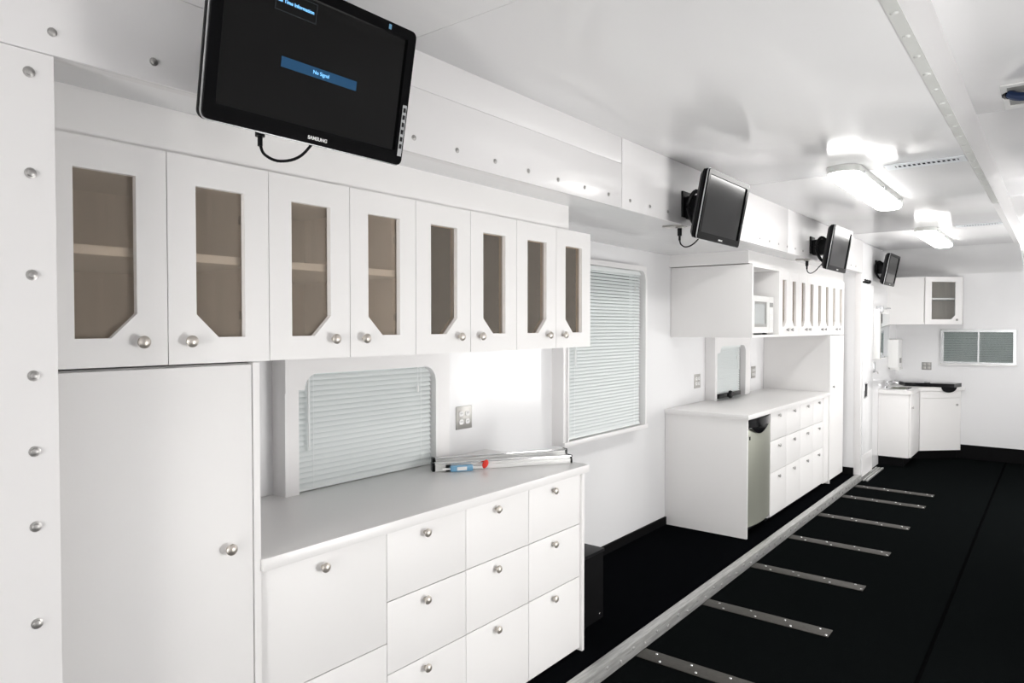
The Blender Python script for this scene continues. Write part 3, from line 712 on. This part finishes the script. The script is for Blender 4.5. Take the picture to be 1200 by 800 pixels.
ct = prism('worktop', [(8.965, GY-.001), (8.965, 1.315), (9.59, 1.315), (9.985, .905), (BX-.001, .905), (BX-.001, GY-.001)], [rect(9.10, 9.45, 1.40, 1.58)], 'xy', ZT-.041, ZT, 'top', None, loc=(9.5, 1.4, ZT))
tag(ct, 'white angled galley worktop with sink and cooktop', 'worktop')
sn = empty('sink', (9.27, 1.49, ZT)); tag(sn, 'small stainless sink set in the galley worktop', 'sink')
prism('rim', rrect(9.08, 9.47, 1.38, 1.60, .03), [rrect(9.11, 9.44, 1.41, 1.57, .02)], 'xy', ZT-.002, ZT+.004, 'chrome', sn, loc=(9.27, 1.49, ZT))
bm = bmesh.new(); bm_box(bm, -.165, .165, -.08, .08, -.13, -.002); bmesh.ops.delete(bm, geom=[f for f in bm.faces if f.normal.z > .5], context='FACES')
link('basin', finish(bm, 'basin', 'steel'), sn, (9.275, 1.49, ZT))
fa = empty('faucet', (9.25, 1.625, ZT)); tag(fa, 'low chrome faucet behind the galley sink', 'faucet')
box('base', 9.17, 9.33, 1.612, 1.64, ZT-.001, ZT+.014, 'chrome', fa, .004)
tube('spout', [(9.25, 1.626, ZT+.01), (9.25, 1.62, ZT+.07), (9.25, 1.56, ZT+.085), (9.25, 1.50, ZT+.06)], .011, 'chrome', fa)
for xx in (9.19, 9.31): tube('tap_handle', [(xx, 1.626, ZT+.01), (xx, 1.62, ZT+.04), (xx-.03, 1.60, ZT+.05)], .009, 'chrome', fa)
ck = empty('cooktop', (9.85, 1.25, ZT)); tag(ck, 'flat black cooktop with a rounded flap hanging over the corner worktop', 'cooktop')
prism('slab', [(9.93, 1.60), (9.70, 1.50), (9.78, .99), (10.02, .94)], [], 'xy', ZT+.0, ZT+.045, 'bgloss', ck, loc=(9.85, 1.25, ZT))
box('control_knob', 9.80, 9.86, 1.25, 1.31, ZT+.045, ZT+.06, 'silver', ck, .006)
p_, q_ = Vector((9.60, 1.335, 0)), Vector((9.985, .90, 0)); dd_ = (q_-p_)
cl = []
bm = bmesh.new(); n_ = Vector((dd_.y, -dd_.x, 0)).normalized(); n_ = n_ if n_.x < 0 else -n_
fr_ = []; bk_ = []
for i in range(15):
    an = PI*i/14; tt = .64-.17*math.cos(an); zz = ZT+.004-.07*math.sin(an)
    pt = p_+dd_*tt
    fr_.append(bm.verts.new((pt+n_*.012).to_tuple()[:2]+(zz,))); bk_.append(bm.verts.new((pt+n_*.002).to_tuple()[:2]+(zz,)))
bm.faces.new(fr_); bm.faces.new(bk_[::-1])
for i in range(15): bm.faces.new((fr_[i], bk_[i], bk_[(i+1) % 15], fr_[(i+1) % 15]))
bmesh.ops.translate(bm, vec=(-9.85, -1.25, -ZT), verts=bm.verts)
o = link('flap', finish(bm, 'flap', 'black'), ck, (9.85, 1.25, ZT))
a0, a1 = p_+dd_*.47+n_*.012, p_+dd_*.81+n_*.012
prism('flap_top', [(a0.x, a0.y), (a1.x, a1.y), (9.86, 1.02), (9.74, 1.22)], [], 'xy', ZT, ZT+.008, 'black', ck, loc=(9.85, 1.25, ZT))
# plate on the far wall
gpz = empty('grey_socket', (BX, 1.315, 1.05)); tag(gpz, 'square grey socket plate on the far wall', 'socket')
box('plate', BX-.007, BX+.001, 1.262, 1.368, 1.005, 1.10, 'grey', gpz, .002)
for zz in (1.03, 1.075):
    for yy in (1.29, 1.34): box('receptacle', BX-.010, BX-.005, yy-.016, yy+.016, zz-.014, zz+.014, 'plate', gpz, .002)
# upper corner cabinet with a single glazed door
uc = empty('corner_wall_cabinet', (9.75, 1.4, 1.57)); tag(uc, 'angled white wall cabinet with one glazed door in the galley corner', 'cabinet')
P0, P1 = (9.47, 1.275), (9.80, .935)
ZU0, ZU1 = 1.572, 2.135
outl = [(9.47, GY), P0, P1, (BX-.001, .935), (BX-.001, GY)]
prism('top_board', outl, [], 'xy', ZU1-.018, ZU1, 'lam', uc, loc=(9.75, 1.4, ZU1))
prism('bottom_board', outl, [], 'xy', ZU0, ZU0+.018, 'lam', uc, loc=(9.75, 1.4, ZU0))
boxes('side_panel', [(9.47, 9.488, 1.275, GY, ZU0+.018, ZU1-.018)], 'lam', uc)
boxes('side_panel', [(9.80, BX-.001, .935, .953, ZU0+.018, ZU1-.018)], 'lam', uc)
boxes('lining', [(BX-.012, BX-.002, .955, GY-.012, ZU0+.018, ZU1-.018), (9.49, BX-.012, GY-.012, GY-.001, ZU0+.018, ZU1-.018)], 'inner', uc)
prism('shelf', [(9.49, GY-.013), (9.49, 1.285), (9.81, .955), (BX-.013, .955), (BX-.013, GY-.013)], [], 'xy', 1.865, 1.887, 'lam', uc, loc=(9.75, 1.4, 1.87))
# door built flat then turned 45 degrees
dl = math.hypot(P1[0]-P0[0], P1[1]-P0[1]); ang = math.atan2(P1[1]-P0[1], P1[0]-P0[0])
a, b, gb, gt, chh = .085, dl-.085, ZU0+.06-ZU0, ZU1-.06-ZU0, .05
bm = bmesh.new()
o = prism('door', rect(.004, dl-.004, .002, ZU1-ZU0-.002), [[(a, gb), (b-chh, gb), (b, gb+chh), (b, gt), (a, gt)]], 'xz', -.019, -.001, 'lam', uc, loc=(0, 0, 0))
o.location = Vector((*P0, ZU0)) - WL[uc]; o.rotation_euler = (0, 0, ang)
g = prism('glass_pane', rect(a-.006, b+.006, gb-.006, gt+.006), [], 'xz', -.009, -.006, 'clear', None); g.parent = o
k = bpy.data.objects.new('knob', SKNOB); C.objects.link(k); k.parent = o; k.location = (b+.01, -.019, gb-.005)
bm.free()
